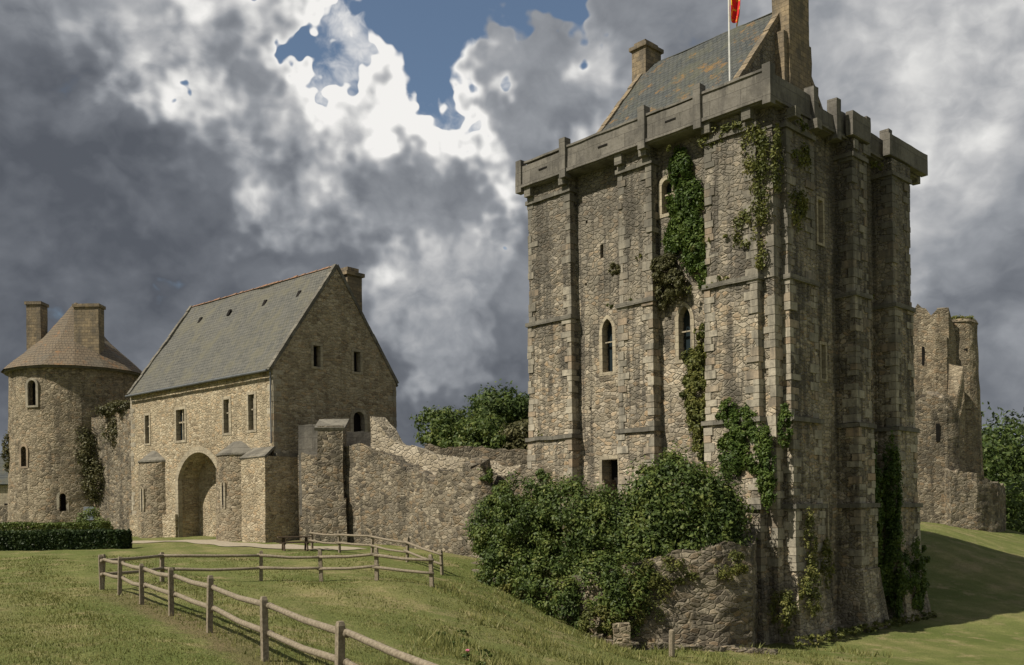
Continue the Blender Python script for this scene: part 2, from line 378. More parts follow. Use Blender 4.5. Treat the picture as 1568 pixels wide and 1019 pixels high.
I=np.arange(nx*ny).reshape(nx,ny); F=np.stack([I[:-1,:-1],I[1:,:-1],I[1:,1:],I[:-1,1:]],-1).reshape(-1,4)
mk('ground',V.tolist(),F.tolist(),M_ground,smooth=True)
pl=[(-40,61),(-32,62.5),(-25.5,62.6),(-20.5,62.0),(-17.0,57.6),(-13.5,54.6),(-8,51.5)]
pv=[];pf=[]
for i in range(len(pl)-1):
    for t in np.linspace(0,1,8)[:-1]:
        x=pl[i][0]*(1-t)+pl[i+1][0]*t; y=pl[i][1]*(1-t)+pl[i+1][1]*t
        for k in range(5):
            yy=y-1.1+2.2*k/4*1.0+.15*math.sin(x*2+k); xx=x-.5+1.2*k/4
            pv.append((xx,yy,g1(xx,yy)+.035))
n=len(pv)//5
for i in range(n-1):
    for k in range(4): a=i*5+k; pf.append((a,a+5,a+6,a+1))
mk('gravel_path',pv,pf,M_grav)
def blades(n,xr,dr,h,w,mask=None):
    u=rng.uniform(0,1,n); D=dr[0]*(dr[1]/dr[0])**u; X=rng.uniform(-.56,.40,n)*D
    ok=(X>xr[0])&(X<xr[1]); X=X[ok];D=D[ok]
    if mask is not None: ok=mask(X,D); X=X[ok];D=D[ok]
    Z=gz(X,D); m=len(X); a=rng.uniform(0,np.pi,m); H=h*rng.uniform(.4,1.3,m)*(1+.5*np.sin(X*1.3+D*.7)); w_=w*rng.uniform(.6,1.4,m)*(D/18)
    lx=rng.normal(0,.4,m)*H; ly=rng.normal(0,.4,m)*H
    b=np.stack([X,D,Z-.01],1); s=np.stack([np.cos(a)*w_,np.sin(a)*w_,np.zeros(m)],1); t=np.stack([X+lx,D+ly,Z+H],1)
    return np.stack([b-s,b+s,t],1)
VG=np.concatenate([blades(130000,(-30,12),(12.5,48),.045,.010),
  blades(60000,(-4,16),(12,40),.17,.012,lambda x,d:(x>-2.5+ (20-d)*.02)&(np.sin(x*2.1+d)*np.sin(d*1.3-x)>-.2)),
  blades(14000,(-14,0),(12,31),.16,.012,lambda x,d:np.abs(x-(-2.48-.636*(d-13.4))-.1)<.3)])
npmesh('grass_tufts',VG,3,M_grass)

# ------------------------------------------------------------------ KEEP (donjon)
keep=empty('castle_keep_tower',(11.4,41,0),44)
mb=MB(); mb.rbox(0,12.9,0,13.9,-7.5,17.35,.6,.05)
body=mb.obj('walls',M_tower,keep,weld=True)
cm=MB(); gl=MB(); fr=MB(); dk=MB()
def window(face,off,c,w,z0,z1,kind='rect',depth=.6,frame=.16,glass=True,mull=None,proud=.04,cutm=None):
    cutm=cutm or cm
    p=profile(w,z0,z1,kind); prism_mb(cutm,face,off,c,p,-.6,depth)
    prism_mb(gl if glass else dk,face,off,c,[(a*.999,b) for a,b in p],depth-.18,depth-.14)
    if frame:
        po=profile(w+2*frame,z0-frame*.8,z1+frame,kind); ring_mb(fr,face,off,c,po,profile(w-.01,z0+.005,z1-.005,kind),-proud,depth*.55)
    if mull:
        for (x0,x1,a,b) in mull:
            pr=[(x0,a),(x1,a),(x1,b),(x0,b)]; prism_mb(fr,face,off,c,pr,.16,.24)
window('x',0,9.25,1.05,.45,2.6,'rect',.9,.18,False)
window('x',0,9.3,.68,7.0,9.7,'pointed',.6,.2,True,[(-.34,.34,8.5,8.56)])
window('x',0,4.6,.68,7.05,9.55,'pointed',.6,.2,True,[(-.34,.34,8.35,8.41)])
window('x',0,5.5,.6,14.1,15.7,'round',.6,.2,True,[(-.3,.3,15.0,15.06)])
window('x',0,9.6,.22,12.8,13.5,'rect',.5,.0,False)
window('y',0,4.3,.45,12.3,14.3,'rect',.6,.14,False)
window('y',0,4.4,.4,6.0,7.6,'rect',.6,.14,False)
window('y',0,8.6,.45,12.6,14.6,'rect',.6,.14,False)
window('y',0,8.5,.35,4.2,5.8,'rect',.6,.14,False)
window('y',0,4.4,.35,-1.4,.2,'rect',.6,.14,False)
window('y',0,8.6,.35,8.2,9.6,'rect',.6,.12,False)
for (c,z) in ((10.6,14.8),(10.7,11.6),(8.4,6.0),(10.5,5.2),(4.0,1.9),(3.6,14.6)):
    prism_mb(cm,'x',0,c,profile(.13,z,z+.15),-.6,.35)
cut(body,cm)
bt=MB(); ash=MB(); q=MB()
levels=[(-7.5,-2.9,.34,.55),(-2.9,.1,.26,0),(.1,3.9,.18,0),(3.9,10.05,.09,0),(10.05,16.6,0,0),(16.6,17.3,.06,0)]
def quoins(qm,cx,cy,sx,sy,z0,z1,o=.012,h=.34,skip=.15):
    z=z0; i=random.randint(0,1)
    while z<z1-.1:
        hh=min(h*random.uniform(.75,1.3),z1-z)
        a,b=(random.uniform(.45,.8),random.uniform(.2,.36)) if i%2 else (random.uniform(.2,.36),random.uniform(.4,.7))
        oo=o*random.uniform(.6,2.2)
        if random.random()>skip:
            x0,x1=sorted((cx-sx*oo,cx+sx*a)); y0,y1=sorted((cy-sy*oo,cy+sy*b))
            j=lambda:random.uniform(-.008,.008)
            qm.box(x0+j(),x1+j(),y0+j(),y1+j(),z+.012,z+hh-.012)
        z+=hh; i+=1
def buttress(face,a,b,p):
    for (z0,z1,e,fl) in levels:
        if face=='x': X=(-p-e,.4,a-e*.5,b+e*.5)
        else: X=(a-e*.5,b+e*.5,-p-e,.4)
        bt.rbox(*X,z0,z1,.4,.05,flare=fl)
        if z1<16.7 and z1>-2:
            t=.12; ash.rbox(X[0]-t,X[1]+(t if face=='y' else 0),X[2]-t,X[3]+(t if face=='x' else 0),z1-.12,z1+.09,.35,.03)
        if z1>-2.5 and z1<17:
            lim=max(z0,-2.8)
            if face=='x':
                quoins(q,X[0],X[2],1,1,lim+.1,z1-.11,.025); quoins(q,X[0],X[3],1,-1,lim+.1,z1-.11,.025)
            else:
                quoins(q,X[0],X[2],1,1,lim+.1,z1-.11,.025); quoins(q,X[1],X[2],-1,1,lim+.1,z1-.11,.025)
for a,b in ((11.3,14.3),(6.06,8.05),(.42,3.0)): buttress('x',a,b,.5)
buttress('y',.45,2.75,.5); buttress('y',5.8,7.2,.85); buttress('y',9.7,11.7,1.0)
bt.rbox(-.22,.5,-.22,.5,-7.5,17.3,.45,.03)
bt.rbox(12.7,13.35,1,3.2,-7.5,16.6,.6,.04,flare=.0)
bt.rbox(12.2,13.3,-.2,1.0,-7.5,-1.2,.6,.08,flare=.7)
bt.obj('buttresses',M_tower,keep)
quoins(q,-.22,-.22,1,1,-2.5,16.5,.02,.4)
q.obj('quoins',M_quoink,keep)
x0,x1,y0,y1=-.89,13.75,-.53,14.45
pa=MB()
pa.rbox(x0+.05,x1-.05,y0+.05,y1-.05,17.3,17.42,.8,.015)
def psect(face,o,a,b,zt):
    if face=='x': pa.rbox(o,o+.34,a,b,17.44,zt,.4,.035)
    else: pa.rbox(a,b,o,o+.34,17.44,zt,.4,.035)
yy=[y0,3.06,6.2,11.3,y1]
for a,b,zt in zip(yy[:-1],yy[1:],(18.62,18.55,18.6,18.5)): psect('x',x0,a+.003,b-.003,zt)
for a,b,zt in zip([x0+.35,2.77,4.9,7.9,10.3],[2.77,4.9,7.9,10.3,x1],(18.5,18.2,18.6,18.4,18.58)): psect('y',y0,a+.003,b-.003,zt)
psect('x',x1-.34,y0+.35,y1,18.55); psect('y',y1-.34,x0+.35,x1-.35,18.5)
for a in yy[1:-1]:
    pa.rbox(x0-.16,x0+.30,a-.2,a+.2,17.1,19.1,.4,.03)
for a,zt in ((2.77,18.9),(4.9,19.0),(7.9,18.95),(10.3,19.0)): pa.rbox(a-.2,a+.2,y0-.18,y0+.30,17.1,zt,.4,.03)
for (a,b) in ((x0,y0),(x0,y1),(x1,y0)): pa.rbox(a-.10,a+.30,b-.10,b+.30,17.15,18.85,.4,.03)
pa.rbox(x0-.09,x0+.1,y0-.09,y1+.09,17.36,17.52,.6,.02); pa.rbox(x0+.12,x1+.09,y0-.09,y0+.1,17.36,17.52,.6,.02)
pa.rbox(x0-.06,x0+.39,y0+.3,y1-.3,18.6,18.7,.5,.03)
for a,b in ((11.3,14.3),(6.06,8.05),(.42,3.0)):
    for c in (a+.25,b-.25): ash.rbox(x0+.05,.0,c-.22,c+.22,16.85,17.29,.3,.02); ash.rbox(x0+.3,.0,c-.2,c+.2,16.5,16.84,.3,.02)
for a,b in ((.45,2.75),(5.8,7.2),(9.7,11.7)):
    for c in (a+.22,b-.22): ash.rbox(c-.22,c+.22,y0-.45,.0,16.85,17.29,.3,.02)
pa.rbox(9.4,13.9,y0-.55,y0-.2,17.44,18.5,.5,.03); pa.rbox(5.6,7.4,y0-.5,y0-.15,17.44,18.55,.5,.03)
pa.obj('parapet',M_par,keep); ash.obj('string_courses',M_ash,keep)
for c in (4.6,8.7,12.8): dk.box(x0-.03,x0+.1,c-.3,c+.3,17.95,18.03)
def gable_house(par,xa,xb,ya,yb,zb,ze,zr,wm,rm,th=.14,ov=.25,coping=None,holes=None,amp=.03,ridge=None):
    xm=(xa+xb)/2; mbw=MB()
    prof=[(xa,zb),(xb,zb),(xb,ze),(xm,zr-.12),(xa,ze)]
    nseg=max(2,int((yb-ya)/1.0)); vs=[];fs=[]
    loop=[]
    for (p,q2,n) in ((prof[4],prof[0],14),(prof[0],prof[1],2),(prof[1],prof[2],14),(prof[2],prof[3],8),(prof[3],prof[4],8)):
        for i in range(n): t=i/n; loop.append((p[0]*(1-t)+q2[0]*t,p[1]*(1-t)+q2[1]*t))
    n=len(loop)
    for j in range(nseg+1):
        y=ya+(yb-ya)*j/nseg
        for (x,z) in loop:
            pp=Vector((x,y,z)); pp+=noise.noise_vector(pp*.8)*amp; vs.append(pp)
    for j in range(nseg):
        for i in range(n): fs.append((j*n+i,j*n+(i+1)%n,(j+1)*n+(i+1)%n,(j+1)*n+i))
    fs.append(tuple(reversed(range(n)))); fs.append(tuple(nseg*n+i for i in range(n)))
    mbw.add(vs,fs); w=mbw.obj('house_walls',wm,par,weld=True)
    if holes: cut(w,holes)
    k=(zr-ze)/(xm-xa); r=MB()
    e0=(xa-ov,ze-ov*k+.1); e1=(xb+ov,ze-ov*k+.1)
    r.slab((e0[0],yb-.02,e0[1]),(e0[0],ya+.02,e0[1]),(xm,ya+.02,zr+.1),(xm,yb-.02,zr+.1),th,24,14,.05)
    r.slab((e1[0],ya+.02,e1[1]),(e1[0],yb-.02,e1[1]),(xm,yb-.02,zr+.1),(xm,ya+.02,zr+.1),th,24,14,.05)
    r.obj('roof',rm,par)
    if coping:
        c=MB()
        for yc,dy in ((ya,-.06),(yb-.30,.06)):
            for sx in (-1,1):
                xe=xa-ov*.6 if sx<0 else xb+ov*.6; zee=ze-ov*.6*k+.05
                N=14
                for i in range(N):
                    t0,t1=i/N,(i+1)/N
                    A=Vector((xe+(xm-xe)*t0,0,zee+(zr+.12-zee)*t0)); B=Vector((xe+(xm-xe)*t1,0,zee+(zr+.12-zee)*t1))
                    d=(B-A).normalized(); A=A+d*.01; B=B-d*.01
                    nn=Vector((sx*abs(d.z),0,abs(d.x))); j=random.uniform(-.02,.02)
                    P=[A-nn*.12,B-nn*.12,B+nn*(.10+j),A+nn*(.10+j)]
                    y_0=yc+dy+random.uniform(-.01,.01); y_1=y_0+.34
                    c.add([(p.x,y_0,p.z) for p in P]+[(p.x,y_1,p.z) for p in P],[(0,1,2,3),(7,6,5,4),(0,4,5,1),(1,5,6,2),(2,6,7,3),(3,7,4,0)])
        c.obj('verge_coping',coping,par)
    if ridge:
        c=MB(); N=int((yb-ya)/.45)
        for i in range(N):
            y=ya+.3+i*(yb-ya-.5)/N; h=.05+random.uniform(-.03,.04)
            c.add([(xm-.17,y,zr+.02),(xm+.17,y,zr+.02),(xm,y,zr+.12+h),(xm-.17,y+.42,zr+.02),(xm+.17,y+.42,zr+.02),(xm,y+.42,zr+.10+h)],[(0,1,2),(5,4,3),(0,2,5,3),(1,4,5,2)])
        c.obj('ridge_tiles',ridge,par)
    return w
gable_house(keep,1.3,11.9,2.95,11.7,17.42,19.1,25.2,M_tower,M_slate2,coping=M_chim)
ch=MB(); ch.rbox(5.95,7.9,2.35,3.3,19.0,29.5,.4,.04); ch.rbox(5.6,8.3,2.45,3.25,17.5,23.6,.4,.04); ch.rbox(5.85,8.0,2.25,3.4,29.5,29.8,.4,.01)
ch.rbox(5.9,7.3,11.2,12.2,23.0,26.1,.3,.04); ch.rbox(5.78,7.42,11.08,12.32,26.1,26.3,.3,.02); ch.rbox(6.0,7.2,11.3,12.1,26.3,26.55,.3,.02)
ch.obj('chimneys',M_chim,keep)
gl.obj('window_glass',M_glass,keep); dk.obj('openings_dark',M_dark,keep); fr.obj('window_surrounds',M_ashw,keep)
fp=empty('flagpole_with_flag',(0,0,0)) 
def T2W(x,y,z):
    c,s=math.cos(math.radians(44)),math.sin(math.radians(44)); return (11.4+c*x-s*y,41+s*x+c*y,z)
px,py,_=T2W(.2,2.1,0)
mb=MB(); mb.tube([(px,py,17.4),(px,py,21),(px,py,25.6)],[.05,.045,.035],8); mb.cyl(px,py,.08,.02,25.6,25.8,8,1,0)
m_white=plain_mat('pole_paint',(.75,.75,.72),(.6,.6,.57),3,.4); mb.obj('pole',m_white,fp)
mflag,nt=new_mat('flag_cloth'); oc=nt.n('ShaderNodeTexCoord').outputs['Object']
nn=nt.noise(oc,3.5,2,.5); finish(nt,nt.mix(nt.mr(nn,.54,.58),(.62,.03,.03),(.75,.5,.05)),.8)
vs=[];fs=[]
for i in range(13):
    for j in range(17):
        u=i/12; v=j/16; z=25.3-3.2*v-.9*u*(.5+.5*(1-v)); x=px+.05+ .46*u*(.75+.35*math.sin(v*3))+.05*math.sin(u*9+v*3); y=py+.13*math.sin(u*10+v*4)
        vs.append((x,y,z+.15*math.sin(v*7)*u))
for i in range(12):
    for j in range(16): a=i*17+j; fs.append((a,a+1,a+18,a+17))
mk('flag',vs,fs,mflag,fp,smooth=True)

# ------------------------------------------------------------------ GATEHOUSE
gate=empty('gatehouse',(-15.02,60,0),49)
cm=MB(); gl=MB(); fr=MB(); dk=MB()
mull=lambda z0,z1,w,zc:[(-.05,.05,z0,z1),(-w/2,w/2,zc-.05,zc+.05)]
window('x',0,15.9,.6,5.5,7.6,'rect',.5,.16,True,mull(5.5,7.6,.6,6.8))
window('x',0,11.2,1.15,5.45,7.65,'rect',.5,.2,True,mull(5.45,7.65,1.15,6.75))
window('x',0,5.3,.7,5.6,7.85,'rect',.5,.2,True,mull(5.6,7.85,.7,6.95))
window('x',0,2.4,.7,5.6,7.9,'rect',.5,.2,True,mull(5.6,7.9,.7,6.95))
window('y',0,3.45,.6,9.8,11.2,'rect',.6,.18,False)
window('y',0,6.85,.6,9.8,11.2,'rect',.6,.18,False)
window('y',0,6.95,1.0,5.1,7.1,'round',.6,.26,False)
prism_mb(cm,'x',0,9.0,profile(5.3,-3,4.5,'seg',10),-.6,1.6)
ring_mb(fr,'x',0,9.0,profile(6.0,-2.4,4.9,'seg',10),profile(5.28,-2.4,4.49,'seg',10),-.03,.3)
prism_mb(dk,'x',1.6,7.6,profile(1.9,-2.0,2.9,'round',8),-.02,.06)
ring_mb(fr,'x',1.6,7.6,profile(2.4,-2.0,3.15,'round',8),profile(1.9,-2.0,2.9,'round',8),-.08,.05)
gable_house(gate,0,10.4,0,18.4,-2.5,9.55,16.75,M_gate,M_slate,coping=M_ash,holes=cm,ridge=M_ridge,ov=.3)
g=MB()
g.rbox(-1.0,4.6,-.45,2.2,-2.6,3.75,.5,.06)
g.rbox(-.22,.1,11.7,18.4,-2.5,.2,.6,.05)
g.obj('base',M_gate,gate)
g=MB(); g.slab((-1.05,2.3,3.72),(-1.05,-.5,3.72),(0.05,-.02,4.45),(0.05,2.3,4.45),.15,6,3,.02)
g.rbox(0,4.6,-.30,.0,3.7,3.95,.5,.03); g.obj('base_weathering',M_ash,gate)
g=MB(); gc=MB()
for cy,rr,cx,zt in ((4.15,2.35,1.25,4.0),(15.1,2.0,1.1,4.05)):
    g.cyl(cx,cy,rr+.12,rr,-2.6,zt,28,14,.08)
    gc.cyl(cx,cy,rr+.07,rr+.07,zt,zt+.12,28,1,.02); gc.cyl(cx,cy,rr+.02,rr-1.0,zt+.12,zt+.95,28,3,.04)
g.obj('gate_buttresses',M_round,gate); gc.obj('buttress_weathering',M_ash,gate)
for (xf,cy,z0_,z1_) in ((-1.12,4.05,.6,2.0),(-.93,15.0,.6,1.9)):
    dk.box(xf-.05,xf+.2,cy-.085,cy+.085,z0_,z1_); fr.box(xf-.07,xf+.2,cy-.27,cy-.09,z0_-.1,z1_+.2); fr.box(xf-.07,xf+.2,cy+.09,cy+.27,z0_-.1,z1_+.2)
qq=MB(); quoins(qq,0,0,1,1,3.9,9.3,skip=.1); quoins(qq,10.4,0,-1,1,-2,9.3,skip=.1); quoins(qq,0,18.4,1,-1,-2,9.3,skip=.1); qq.obj('quoins',M_quoin,gate)
c=MB(); c.rbox(6.6,7.9,.6,2.0,12.0,16.6,.4,.02); c.rbox(6.45,8.05,.45,2.15,16.6,16.85,.4,.01); c.rbox(6.75,7.75,.75,1.85,16.85,17.2,.4,.01); c.obj('chimney',M_chim,gate)
gt=MB(); gt.tube([(-.42,.1,9.2),(-.42,18.3,9.2)],[.08,.08],8); gt.tube([(-.12,.12,9.2),(-.12,.12,4.6)],[.05,.05],6); gt.obj('gutter',M_lead,gate)
rv=MB()
for yv in (2.5,6.5,11,15): 
    xv=3.9; rv.slab((xv-.15,yv+.15,9.55+1.385*(xv-.15)+.15),(xv-.15,yv-.15,9.55+1.385*(xv-.15)+.15),(xv+.09,yv-.15,9.55+1.385*(xv+.09)+.28),(xv+.09,yv+.15,9.55+1.385*(xv+.09)+.28),.1,2,2,0)
rv.obj('roof_vents',M_dark,gate)
gl.obj('window_glass',M_glass,gate); dk.obj('openings_dark',M_dark,gate); fr.obj('window_surrounds',M_ashw,gate)

# ------------------------------------------------------------------ ruin walls
def ruin_wall(name,path,thick,mat,zb=-4,step=.35,jag=.25,amp=.07,parent=None,seed=0):
    pts=[]
    for a,b in zip(path[:-1],path[1:]):
        L=math.hypot(b[0]-a[0],b[1]-a[1]); n=max(1,int(L/step))
        for i in range(n): t=i/n; pts.append([a[k]*(1-t)+b[k]*t for k in range(3)])
    pts.append(list(path[-1])); n=len(pts); vs=[];rows=[]
    NZ=22
    for i,p in enumerate(pts):
        a=pts[max(i-1,0)]; b=pts[min(i+1,n-1)]; d=Vector((b[0]-a[0],b[1]-a[1],0))
        d=d.normalized() if d.length>1e-6 else Vector((1,0,0)); nn=Vector((-d.y,d.x,0))
        col=[]
        for side in (-1,1):
            zt=p[2]+jag*noise.noise(Vector((i*step*1.1,side*.6+seed,0)))*2+jag*.7*noise.noise(Vector((i*step*4.1,side*.6+seed,4)))*2+(jag*.8 if ((i//2*7+side+seed)%5==0) else 0)
            line=[zb+(zt-zb)*k/NZ for k in range(NZ+1)]
            for z in (line if side<0 else line[::-1]):
                q_=Vector((p[0],p[1],z))+nn*side*thick/2
                q_+=noise.noise_vector(q_*.8)*amp+noise.noise_vector(q_*2.7)*amp*.6; col.append(len(vs)); vs.append(q_)
        rows.append(col)
    fs=[]
    for i in range(n-1):
        A,B=rows[i],rows[i+1]
        for k in range(len(A)-1): fs.append((A[k],B[k],B[k+1],A[k+1]))
    fs.append(tuple(rows[0])); fs.append(tuple(reversed(rows[-1])))
    return mk(name,vs,fs,mat,parent,weld=False)
cw=empty('curtain_wall')
ruin_wall('front_face',[(-13.2,60.4,3.6),(-10.5,58.9,4.2),(-9.0,57.7,4.1),(-7.2,56.4,3.4),(-5.6,55,2.6),(-4.4,53.3,2.0),(-3.9,52.4,1.4),(-3.5,52,2.4),(-2.6,51,2.0),(-1.7,50.0,2.5)],1.2,M_ruin,-4,jag=.17,parent=cw,seed=1)
ruin_wall('ruined_end',[(-2.6,51.0,1.6),(-2.0,50.4,2.5),(-1.3,49.8,2.2),(-1.0,49.8,1.0),(-.4,50,0.4),(.2,50.4,-.6)],1.5,M_ruin,-5,jag=.4,amp=.14,parent=cw,seed=2)
ruin_wall('wall_walk',[(-8.6,61.2,6.2),(-7.9,60.8,5.5),(-7.4,60.4,4.7),(-6.0,59.6,4.0),(-3.3,57.4,3.2),(-1,56.3,2.9),(.4,55.3,2.4),(2.0,53.4,1.9)],1.5,M_lime,-4,jag=.2,parent=cw,seed=3)
b=MB(); b.rbox(-11.75,-10.2,57.4,58.9,-3,5.4,.4,.06); b.rbox(-11.9,-10.05,57.25,58.6,-3,1.0,.4,.06,flare=.1); b.obj('buttress',M_ruin,cw)
b=MB(); b.slab((-11.9,57.3,5.3),(-10.05,57.3,5.3),(-10.05,58.9,5.95),(-11.9,58.9,5.95),.2,4,3,.03); b.obj('buttress_cap',M_ash,cw)
lw=empty('landing_wall'); 
ruin_wall('parapet',[(-13.4,60.0,5.7),(-12.2,59.9,5.75),(-11.0,60.0,5.75),(-10.7,60.1,5.3),(-8.5,61.0,5.2)],.5,M_par,0,jag=.03,amp=.02,parent=lw,seed=5)
ruin_wall('broken_inner_wall',[(-6,66,4.6),(-2,66,4.5),(2,65.5,4.2),(5,65,3.6)],1.0,M_ruin,-3,jag=.12,seed=6)
ruin_wall('low_ruined_wall',[(-1.8,52.5,1.5),(0.2,51.5,2.0),(1.8,50.2,2.1),(3.6,49.6,1.7),(5,48,1.2)],.9,M_ruin,-5,jag=.3,seed=8)
rw=empty('retaining_wall')
ruin_wall('face',[(-2.2,46.2,-2.5),(-1.0,43.6,-3.0),(.6,41.4,-3.3),(2.4,39.9,-3.2),(4.2,38.9,-2.4),(6.0,38.5,-1.8),(8.0,38.5,-1.5),(9.2,39.0,-1.3),(9.7,40.5,-1.2)],1.4,M_ruin,-7.2,jag=.2,amp=.12,parent=rw,seed=9)
tv=[(-1,45),(1,42),(4.3,39.6),(8.3,39.2),(9.5,41.5),(5,48),(1,51)]
mk('terrace_fill',[(x,y,-2.3-(.8 if x<3 and y<44 else 0)) for x,y in tv]+[(x,y,-7) for x,y in tv],[tuple(range(7))]+[(i,i+7,(i+1)%7+7,(i+1)%7) for i in range(7)],M_ground,rw)
sv=MB()
for i in range(110):
    x=random.uniform(3.2,10.2); y=37.4+random.uniform(-.5,.8); s=random.uniform(.07,.24)
    if random.random()<.3: x=random.uniform(-1.5,3.5); y=38.9-1.0*(x-3.6)-random.uniform(0,.5)
    z=g1(x,y)
    sv.rbox(x-s,x+s,y-s*.7,y+s*.7,z-.1,z+s*.8,.15,.12,freq=2)
sv.obj('rubble_stones',M_ruin)
b=MB(); z=g1(4.15,36.6); b.rbox(3.85,4.5,36.4,36.9,z-.3,z+.95,.2,.08); b.obj('stone_block',M_round)

# ------------------------------------------------------------------ ROUND TOWER
rt=empty('round_gate_tower',(-36.6,80,0)); mb=MB(); mb.cyl(0,0,5.35,5.1,-3,12.0,64,30,.07)
w=mb.obj('walls',M_round,rt,weld=True)
cm=MB(); fr=MB(); dk=MB()
def rwin(az,wd,z0,z1,kind):
    pr=profile(wd,z0,z1,kind); a=math.radians(az); n=len(pr)
    def tr(p,r): 
        x=p[0]; y=-r; return (x*math.cos(a)-y*math.sin(a),x*math.sin(a)+y*math.cos(a),p[1])
    for (m_,r0,r1) in ((cm,5.8,4.6),(dk,4.7,4.62)):
        m_.add([tr(p,r0) for p in pr]+[tr(p,r1) for p in pr],[tuple(range(n)),tuple(reversed(range(n,2*n)))]+[(i,i+n,(i+1)%n+n,(i+1)%n) for i in range(n)])
    po=profile(wd+.4,z0-.15,z1+.2,kind)
    L=[tr(p,5.25) for p in po]+[tr(p,5.25) for p in pr]+[tr(p,4.9) for p in po]+[tr(p,4.9) for p in pr]; fs=[]
    for i in range(n):
        j=(i+1)%n; fs+= [(i,j,n+j,n+i),(i,2*n+i,2*n+j,j),(n+i,n+j,3*n+j,3*n+i)]
    fr.add(L,fs)
rwin(-14,.75,9.0,11.0,'round'); rwin(-24,.6,4.2,5.8,'round'); rwin(12,.5,.6,2.0,'round')
cut(w,cm); dk.obj('openings_dark',M_dark,rt); fr.obj('window_surrounds',M_quoin,rt)
mb=MB(); mb.cyl(0,0,5.45,5.45,11.95,12.2,64,1,.02); mb.obj('eaves_cornice',M_ash,rt)
mb=MB(); mb.cyl(0,0,5.75,2.6,12.1,15.0,16,8,.05,False); mb.cyl(0,0,2.6,.12,15.0,18.2,16,6,.03); mb.obj('conical_roof',M_slate3,rt)
mb=MB(); mb.rbox(-3.9,-2.7,-.6,.6,12.2,18.0,.4,.03); mb.rbox(-4,-2.6,-.7,.7,18.0,18.25,.4,.01)
mb.rbox(1.2,3.2,-3.0,-1.9,12.4,17.2,.4,.03); mb.rbox(1.1,3.3,-3.1,-1.8,17.2,17.45,.4,.01); mb.obj('chimneys',M_chim,rt)
ruin_wall('linking_wall',[(-33.6,76.5,7.6),(-32.2,75.8,8.3),(-30.5,74.6,8.6),(-28.8,73.0,8.4),(-27.8,72.3,7.8)],1.2,M_ruin,-3,jag=.25,seed=11)
ruin_wall('boundary_wall',[(-60,84,1.0),(-50,82,1.1),(-42,80,1.2)],.5,M_ruin,-3,jag=.05,seed=12)

# ------------------------------------------------------------------ far right ruined tower
fr_=empty('ruined_corner_tower')
ruin_wall('left_block',[(34.9,85.5,15.6),(35.6,85.2,17.0),(36.6,85.0,17.6),(37.6,84.6,16.9),(38.6,84.3,17.8),(39.0,84.6,15.3),(39.6,85.5,12.5)],1.6,M_round,-3,jag=.35,parent=fr_,seed=21)
mb=MB(); mb.cyl(40.5,86,2.3,1.75,-4,16.4,32,24,.10); mb.cyl(40.5,86,1.85,1.7,16.4,16.7,32,1,.08); mb.obj('round_turret',M_round,fr_)
ruin_wall('low_wall',[(32.5,80,9.6),(34.5,79.7,9.6),(36.2,79.5,9.3),(37.0,79.8,8.0),(37.6,81,6.5)],1.4,M_ruin,-4,jag=.3,parent=fr_,seed=22)
ruin_wall('broken_spur',[(37.3,82.5,10.5),(38.4,82.3,9.0),(38.9,82.6,12.0),(39.2,83,8)],1.2,M_round,-4,jag=.4,amp=.12,parent=fr_,seed=23)
ruin_wall('revetment',[(36,78.5,3.0),(38.0,78.5,2.6),(40.0,79.6,2.0),(41.6,81.5,1.6),(42.4,84,.8)],1.6,M_ruin,-6,jag=.2,amp=.12,parent=fr_,seed=24)
b=MB(); b.rbox(37.4,38.4,83.2,84.5,-3,15.2,.5,.08); b.obj('pier',M_round,fr_)
b=MB(); b.box(36.6,36.85,84.05,84.3,12.6,14.2); b.box(40.6,40.9,84.1,84.3,8.5,10.2); b.box(40.4,40.7,84.18,84.4,12.8,14.0); b.box(35.4,35.7,78.8,79.0,5.4,6.9); b.obj('slits',M_dark,fr_)
foliage('wall_top_ivy',[(40.5,85.5,16.8,1.5,1.3,.25),(35.8,85,17.0,.7,.6,.35)],1500,.2,M_ivy2)

hs=empty('distant_house'); b=MB(); b.rbox(-72,-60,118,126,-2,4.5,1.5,.02); b.obj('walls',M_ashw,hs)
b=MB(); b.slab((-73,117.5,4.4),(-59.5,117.5,4.4),(-59.5,122,8.2),(-73,122,8.2),.2,4,3,.02); b.slab((-59.5,126.5,4.4),(-73,126.5,4.4),(-73,122,8.2),(-59.5,122,8.2),.2,4,3,.02); b.obj('roof',M_slate2,hs)
b=MB(); [b.box(x,x+1.0,117.9,118.2,.5,2.0) for x in (-66,-63.2,-61.5)]; b.obj('windows',M_dark,hs)

